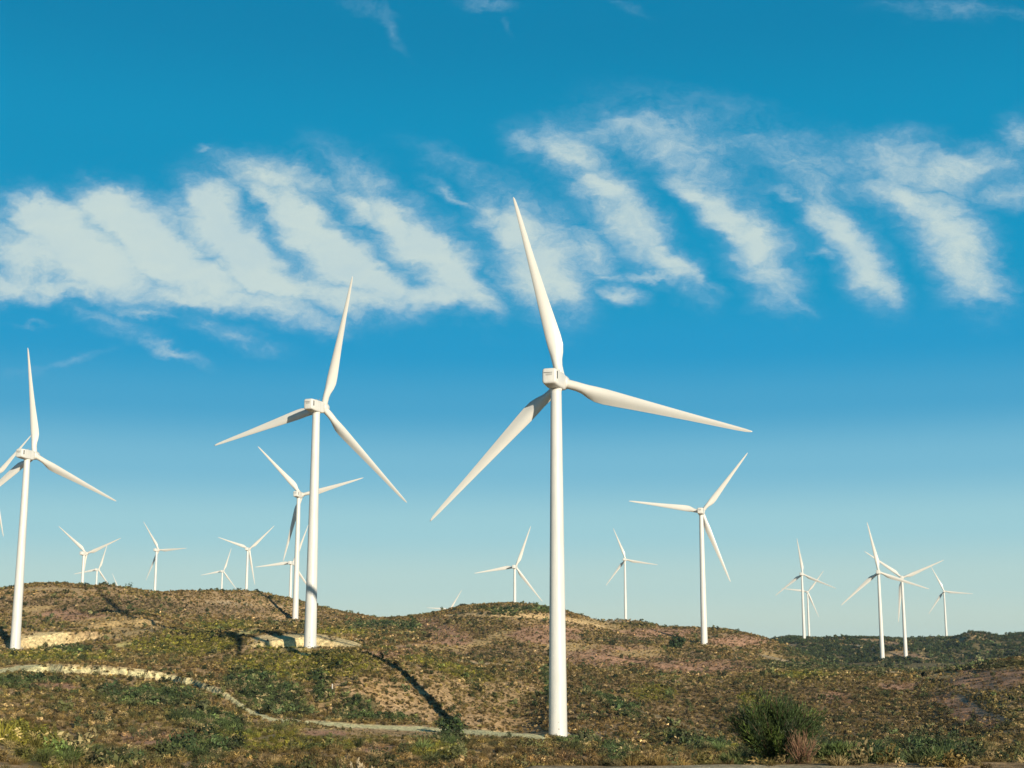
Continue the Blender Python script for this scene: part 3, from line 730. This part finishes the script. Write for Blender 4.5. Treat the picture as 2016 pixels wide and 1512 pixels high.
# source order follows names: near_a.. (detailed tufts), far_a.. (coarser clumps)
for i in range(3): source('a%d' % i, blades_mesh('tuft', 150, .55, .35, 1.0, .035, .55, 10 + i, core=.3))
for i in range(3): source('b%d' % i, mesh_np('clump', *clump_arrays(150, .62, .85, .10, 20 + i)))
for i in range(3): source('c%d' % i, mesh_np('clump', *clump_arrays(44, .60, .75, .20, 30 + i, 5)))


def instancer(name, pts, scl, rot, ind, col, coll, label):
    me = bpy.data.meshes.new(name); n = len(pts); me.vertices.add(n); me.vertices.foreach_set('co', np.asarray(pts, np.float32).ravel())
    def A(nm, ty, key, arr): a = me.attributes.new(nm, ty, 'POINT'); a.data.foreach_set(key, arr)
    A('scl', 'FLOAT_VECTOR', 'vector', np.asarray(scl, np.float32).ravel()); A('rot', 'FLOAT_VECTOR', 'vector', np.asarray(rot, np.float32).ravel())
    A('ind', 'INT', 'value', np.asarray(ind, np.int32)); A('col', 'FLOAT_COLOR', 'color', np.concatenate([col, np.ones((n, 1))], 1).astype(np.float32).ravel())
    o = link(name, me)
    ng = bpy.data.node_groups.new(name, 'GeometryNodeTree'); ng.interface.new_socket('Geometry', in_out='INPUT', socket_type='NodeSocketGeometry'); ng.interface.new_socket('Geometry', in_out='OUTPUT', socket_type='NodeSocketGeometry')
    nn = ng.nodes; gi = nn.new('NodeGroupInput'); go = nn.new('NodeGroupOutput'); ip = nn.new('GeometryNodeInstanceOnPoints'); ci = nn.new('GeometryNodeCollectionInfo')
    ci.inputs['Collection'].default_value = coll; ci.inputs['Separate Children'].default_value = True; ci.inputs['Reset Children'].default_value = True
    def NA(nm, ty): x = nn.new('GeometryNodeInputNamedAttribute'); x.data_type = ty; x.inputs['Name'].default_value = nm; return x.outputs['Attribute']
    ng.links.new(gi.outputs[0], ip.inputs['Points']); ng.links.new(ci.outputs[0], ip.inputs['Instance']); ip.inputs['Pick Instance'].default_value = True
    ng.links.new(NA('ind', 'INT'), ip.inputs['Instance Index']); ng.links.new(NA('scl', 'FLOAT_VECTOR'), ip.inputs['Scale'])
    e2r = nn.new('FunctionNodeEulerToRotation'); ng.links.new(NA('rot', 'FLOAT_VECTOR'), e2r.inputs[0]); ng.links.new(e2r.outputs[0], ip.inputs['Rotation'])
    ng.links.new(ip.outputs[0], go.inputs[0])
    md = o.modifiers.new('instances', 'NODES'); md.node_group = ng
    tag(o, label, 'plants', kind='stuff')
    return o


def sample(attr, x, y):
    a = np.arctan2(x, y); r = np.hypot(x, y)
    i = np.clip(np.searchsorted(AZ, a), 0, nA - 1); j = np.clip(np.searchsorted(RR, r), 0, nR - 1)
    return attr[i, j]


def scatter(r0, r1, per_m2, size0, size1, kinds, g, amax=R(25)):
    n = int(per_m2 * amax * (r1**2 - r0**2)); r = np.sqrt(g.uniform(r0**2, r1**2, n)); a = g.uniform(-amax, amax, n)
    x = np.sin(a) * r; y = np.cos(a) * r
    dn = sample(dens, x, y); cl = .55 + .9 * np.clip(fbm(x, y, 5, 3) + .3, 0, 1)
    sl_ = np.abs(height(x, y + 4) - height(x, y - 4)) / 8; keep = g.random(n) < np.clip(dn * cl * .5 * (1 + 2.2 * sl_), 0, 1)
    seen = sample(VISW, x, y); keep &= (seen | (g.random(n) < .25))
    for k, tx, ty, *_ in TUR: keep &= (np.hypot((x - tx) * 1.5, y - ty) > (8.0 if k == '1' else 3.2))
    x, y = x[keep], y[keep]; n = len(x); z = height(x, y) - .04
    tl = sample(tall, x, y); s = np.exp(g.uniform(math.log(size0), math.log(size1), n)) * (tl ** .8)
    big = (g.random(n) < .035) & (r1 > 200); s = np.where(big, s * g.uniform(1.5, 2.3, n), s)
    c = sample(veg, x, y).copy()
    mixv = g.random(n)[:, None]; green = np.array([.07, .085, .025]); dry = np.array([.36, .26, .13]); dk = np.array([.022, .022, .012])
    c = np.where(mixv < .12, c * .5 + green * .5, c); c = np.where((mixv > .80), c * .45 + dry * .55, c); c = np.where((mixv > .12) & (mixv < .32), c * .4 + dk * .6, c)
    c = np.where(big[:, None], c * .25 + np.array([.035, .055, .02]) * .75, c); c *= np.exp(g.normal(0, .42, (n, 1)))
    scl = np.stack([s, s, s * g.uniform(.6, 1.15, n)], 1); rot = np.stack([g.normal(0, .08, n), g.normal(0, .08, n), g.uniform(0, 6.28, n)], 1)
    return np.stack([x, y, z], 1), scl, rot, g.choice(kinds, n), c


VISW = front & (PY <= run + 16) & (Y > 15)
for s_ in range(1, 7): VISW[:, :-s_] |= VIS[:, s_:]; VISW[:, s_:] |= VIS[:, :-s_]
g = np.random.default_rng(5)
sets = [scatter(21, 40, 6, .10, .36, [0, 1, 2, 3, 4, 5], g), scatter(38, 70, 1.6, .3, .8, [0, 1, 2, 3, 4, 5, 3, 4, 5], g), scatter(70, 240, 1.7, .35, 1.2, [0, 1, 2, 3, 4, 5, 3, 4, 5], g), scatter(240, 460, 2.0, .32, 1.1, [3, 4, 5, 6, 7, 8], g),
        scatter(460, 960, .95, .45, 1.35, [6, 7, 8], g), scatter(960, 2300, .03, 1.5, 3.4, [6, 7, 8], g)]
allp = [np.concatenate([s[i] for s in sets]) for i in range(5)]
print('scrub instances', len(allp[0]))
instancer('scrub_cover', *allp, src, 'low dry brown and green scrub covering the hillsides')


# woodland on the far right hills, one mass of small crowns
def wood():
    g = np.random.default_rng(9); n = 21000
    px = g.uniform(1500, 2120, n); Yv = g.uniform(930, 2250, n); x = (px - 1008) / F * Yv * 1.01; y = Yv
    q1 = fbm(x, y, 120, 3); keep = (q1 > -.32)
    pxx, pyy = proj(x, y, height(x, y)); zone = (pxx > 1515) & (pyy < 1305)
    bare = (np.abs(pxx - 1770) < 30) & (pyy > 1264) & (pyy < 1274) | ((np.hypot(x - 349.9, y - 1286) < 26) | (np.hypot(x - 287.7, y - 1124) < 8))
    keep &= zone & ~bare; x, y = x[keep], y[keep]; n = len(x)
    s = np.exp(g.uniform(math.log(1.8), math.log(4.6), n)); c = np.array([.030, .046, .016]) * g.uniform(.5, 1.7, (n, 1)) + np.array([.02, .01, 0]) * g.random((n, 1))
    print('wood', n)
    instancer('woodland', np.stack([x, y, height(x, y) - .2], 1), np.stack([s, s, s * g.uniform(.7, 1.1, n)], 1), np.stack([0 * s, 0 * s, g.uniform(0, 6.28, n)], 1), g.choice([3, 4, 5, 6, 7, 8], n), c, src,
              'dark green far off scrub woodland covering the low hills on the right')


wood()


def add_col(me, cols, name='leafcol'):
    a = me.attributes.new(name, 'FLOAT_COLOR', 'POINT'); a.data.foreach_set('color', np.concatenate([cols, np.ones((len(cols), 1))], 1).astype(np.float32).ravel())


M_leafv = mat_leaf('bush leaves', 'leafcol', inst=False, var=.35)


def stems_mesh(n, rad, h, th, seed, lean=1.0, segs=5, z0=-.05):
    g = np.random.default_rng(seed); bm = bmesh.new(); tipsl = []
    for i in range(n):
        a = g.uniform(0, 6.28); ln = math.sqrt(g.random()) * rad * lean; hh = h * g.uniform(.6, 1.0) * (1 - .35 * (ln / (rad * lean + 1e-6)) ** 2)
        bx, by = g.normal(0, rad * .08), g.normal(0, rad * .08); lo = []; path = []
        for k in range(segs + 1):
            t = k / segs; p = Vector((bx + math.cos(a) * ln * t ** 1.25 + g.normal(0, .012) * h, by + math.sin(a) * ln * t ** 1.25 + g.normal(0, .012) * h, z0 + hh * t)); path.append(p)
            r_ = th * (1 - .8 * t)
            lo.append([(p.x + r_ * math.cos(j * 2.094), p.y + r_ * math.sin(j * 2.094), p.z) for j in range(3)])
        rings(bm, lo); tipsl.append(path)
    return bm_mesh('stems', bm), tipsl


def bush(px, py, Yd, rad, h, label, cols, nst, nlf, leaf, seed, spiky=True, name='bush', grp=None, cat='bush', stemmat=None, zoff=0):
    X_, _, _ = unproj(px, py, Yd); zz = float(height(X_, Yd)) + zoff
    root = bpy.data.objects.new(name, None); scene.collection.objects.link(root); root.location = (X_, Yd, zz); root.empty_display_size = .3
    tag(root, label, cat, grp)
    sm, paths = stems_mesh(nst, rad, h, h * .012, seed); link('stems', sm, stemmat or M_bark, root)
    if nlf:
        g = np.random.default_rng(seed + 1)
        if spiky:
            pa = np.array([[tuple(p) for p in path] for path in paths]); wi = g.integers(0, len(pa), nlf); tt = g.uniform(.22, 1.0, nlf) ** .8 * (pa.shape[1] - 1)
            k = np.clip(tt.astype(int), 0, pa.shape[1] - 2); f = (tt - k)[:, None]; p = pa[wi, k] * (1 - f) + pa[wi, k + 1] * f
            dr = pa[wi, k + 1] - pa[wi, k]; dr /= np.linalg.norm(dr, axis=1)[:, None]
            rd_ = g.normal(0, 1, (nlf, 3)); d = dr * .9 + rd_ * .50 + np.array([0, 0, .55]); d /= np.linalg.norm(d, axis=1)[:, None]
            p = p + rd_ * rad * .055
            s = (leaf * g.uniform(.5, 1.5, nlf))[:, None]; t = np.cross(d, g.normal(0, 1, (nlf, 3))); t /= np.linalg.norm(t, axis=1)[:, None]
            Vv = np.stack([p - t * s * .07, p + t * s * .07, p + d * s * .6 + t * s * .06, p + d * s], 1).reshape(-1, 3); Fq = np.arange(nlf * 4).reshape(-1, 4)
            cid = wi
        else:
            Vv, Fq = clump_arrays(nlf, rad, h, leaf, seed + 3, 9); cid = g.integers(0, 40, nlf)
        me = mesh_np('foliage', Vv, Fq); cc = np.array(cols)[g.integers(0, len(cols), 400)][cid % 400] * g.uniform(.7, 1.3, (nlf, 1)); add_col(me, np.repeat(cc, 4, axis=0))
        link('foliage', me, M_leafv, root)
    return root


DG = [(.032, .052, .016), (.045, .07, .02), (.02, .035, .014), (.028, .045, .016), (.10, .14, .03), (.055, .065, .035), (.07, .10, .03), (.04, .06, .02)]
bush(1530, 1500,  25.6, .80, 1.46, 'largest dark green spiky bush in the right foreground, cut by the lower edge', DG, 110, 36000, .066, 41)
M_red = mat_paint('dry red brown twigs', (.24, .12, .07), .9, .2)
bush(1580, 1504, 24.7, .30, .72, 'bundle of bare reddish brown twigs at the right foot of the largest bush', [(.2, .13, .07)], 70, 500, .05, 45, name='dry_bush', cat='bush', stemmat=M_red)
bush(1652, 1508, 25.3, .40, .42, 'low light green bush just right of the bare reddish twigs', [(.10, .14, .04), (.07, .10, .03), (.14, .16, .05)], 40, 3500, .09, 47)
bush(1450, 1508, 25.8, .36, .40, 'small pale green tuft at the left foot of the largest bush', [(.10, .12, .04), (.07, .09, .03), (.16, .15, .05)], 35, 2400, .08, 49)
bush(1720, 1510, 26, .5, .34, 'low dull green bush second to the right of the bare reddish twigs', [(.08, .11, .04), (.06, .08, .03)], 40, 3200, .09, 51)
bush(1845, 1512, 26.5, .62, .50, 'broad low green bush at the lower right, farthest right of the foreground bushes', [(.07, .10, .035), (.09, .12, .03), (.05, .07, .03)], 50, 5200, .10, 53)
bush(895, 1442, 262, 2.4, 3.0, 'dark green bush where the long tower shadow ends beside the dirt track', DG, 14, 900, .35, 55, spiky=False)
bush(1332, 1276, 700, 4.2, 5.2, 'dark round bush left of the medium right turbine foot', DG[:3], 10, 900, .6, 57, spiky=False)


def ridge_y(px):
    # farthest visible ground before the sky in this column
    a = math.atan((px - 1008) / F); i = int(np.clip(np.searchsorted(AZ, a), 0, nA - 1)); v = np.where(VIS[i] & (RR < 1000))[0]
    return RR[v[-1]] * math.cos(a) - 4 if len(v) else 700


RS = [(38, 2.0, 'small dark shrub on the skyline beside the leftmost large tower'), (93, 2.4, 'dark shrub on the skyline between the leftmost large tower and the stout distant one'),
      (204, 3.2, 'spreading dark shrub on the skyline just right of the small far turbine'), (250, 3.4, 'dark skyline shrub right above the rotor shaped shadow on the left hill'),
      (345, 1.8, 'small skyline shrub right of the lone turbine with the level blade'), (458, 3.0, 'dark skyline shrub between the two turbines of the left ridge'),
      (530, 1.8, 'small skyline shrub left of the dark tower shadow on the ridge'), (652, 2.2, 'small skyline shrub just right of the large left-of-centre tower'),
      (783, 2.2, 'skyline shrub in the saddle between the left ridge and the rounded centre hill'), (825, 2.0, 'low skyline shrub where the saddle starts to rise to the centre hill'),
      (1178, 2.6, 'dark skyline shrub right of the tallest tower, first on the saddle'), (1300, 2.0, 'small skyline shrub between the slim distant turbine and the medium right one')]
for i, (px, h, lb) in enumerate(RS):
    Yd = ridge_y(px); bush(px, 1200, Yd, h * .62, h, lb, DG[:3], 5, 160, .34, 70 + i, spiky=False, name='shrub', grp='shrubs on the skyline', cat='shrub')

# white marker post on the left slope
def marker_post():
    q = None
    a = math.atan((662 - 1008) / F); i = int(np.searchsorted(AZ, a)); j = np.where(VIS[i] & (PY[i] < 1362))[0][0]
    x, y = math.sin(a) * RR[j], math.cos(a) * RR[j]
    bm = bmesh.new(); box(bm, (0, 0, .6), (.16, .16, 1.5), .03); box(bm, (0, 0, 1.38), (.2, .2, .08))
    o = link('marker_post', bm_mesh('marker_post', bm, False), M_white); o.location = (x, y, float(height(x, y)))
    tag(o, 'thin white marker post standing on the scrub slope left of the long tower shadow', 'post')


marker_post()

# pale dry grass plants close to the camera along the lower edge
def dry_grass(px, Yd, h, label, seed):
    X_, _, _ = unproj(px, 1500, Yd); root = bpy.data.objects.new('dry_grass_plant', None); scene.collection.objects.link(root); root.location = (X_, Yd, float(height(X_, Yd)))
    tag(root, label, 'grass plant', 'pale dry grass plants at the lower edge')
    sm, paths = stems_mesh(9, h * .28, h, .006, seed); link('stems', sm, M_straw, root)
    g = np.random.default_rng(seed); Vv = []
    for p in paths:
        for k in range(26):
            c = p[-1] + (p[-2] - p[-1]) * g.uniform(0, 1.3); d = Vector(g.normal(0, 1, 3)) * .010 + Vector((0, 0, .025)); e = Vector(g.normal(0, 1, 3)) * .010
            Vv += [tuple(c - e), tuple(c + e), tuple(c + d + e * .4), tuple(c + d * 1.5)]
    link('seed_heads', mesh_np('seed_heads', Vv, np.arange(len(Vv)).reshape(-1, 4)), M_straw, root)


M_straw = mat_paint('straw', (.45, .36, .22), .9, .15)
dry_grass(705, 23.5, .58, 'pale dry grass plant at the lower edge, leftmost of three', 91)
dry_grass(742, 23.0, .42, 'short pale dry grass plant at the lower edge, middle one of three', 92)
dry_grass(868, 23.2, .40, 'pale dry grass plant at the lower edge, rightmost of three', 93)

# air: pale even haze round the camera and everything built
bm = bmesh.new(); box(bm, (0, 0, 72), (23000, 23000, 226)); hz = link('haze', bm_mesh('haze', bm, False)); tag(hz, 'thin pale haze in the air over the hills', 'haze', kind='stuff')
hm = bpy.data.materials.new('haze'); hm.use_nodes = True; hm.node_tree.nodes.clear()
ho = hm.node_tree.nodes.new('ShaderNodeOutputMaterial'); hv = hm.node_tree.nodes.new('ShaderNodeVolumePrincipled')
hv.inputs['Color'].default_value = (.55, .80, .95, 1); hv.inputs['Density'].default_value = 0.00004; hv.inputs['Anisotropy'].default_value = 0.0
hm.node_tree.links.new(hv.outputs[0], ho.inputs['Volume']); hz.data.materials.append(hm)
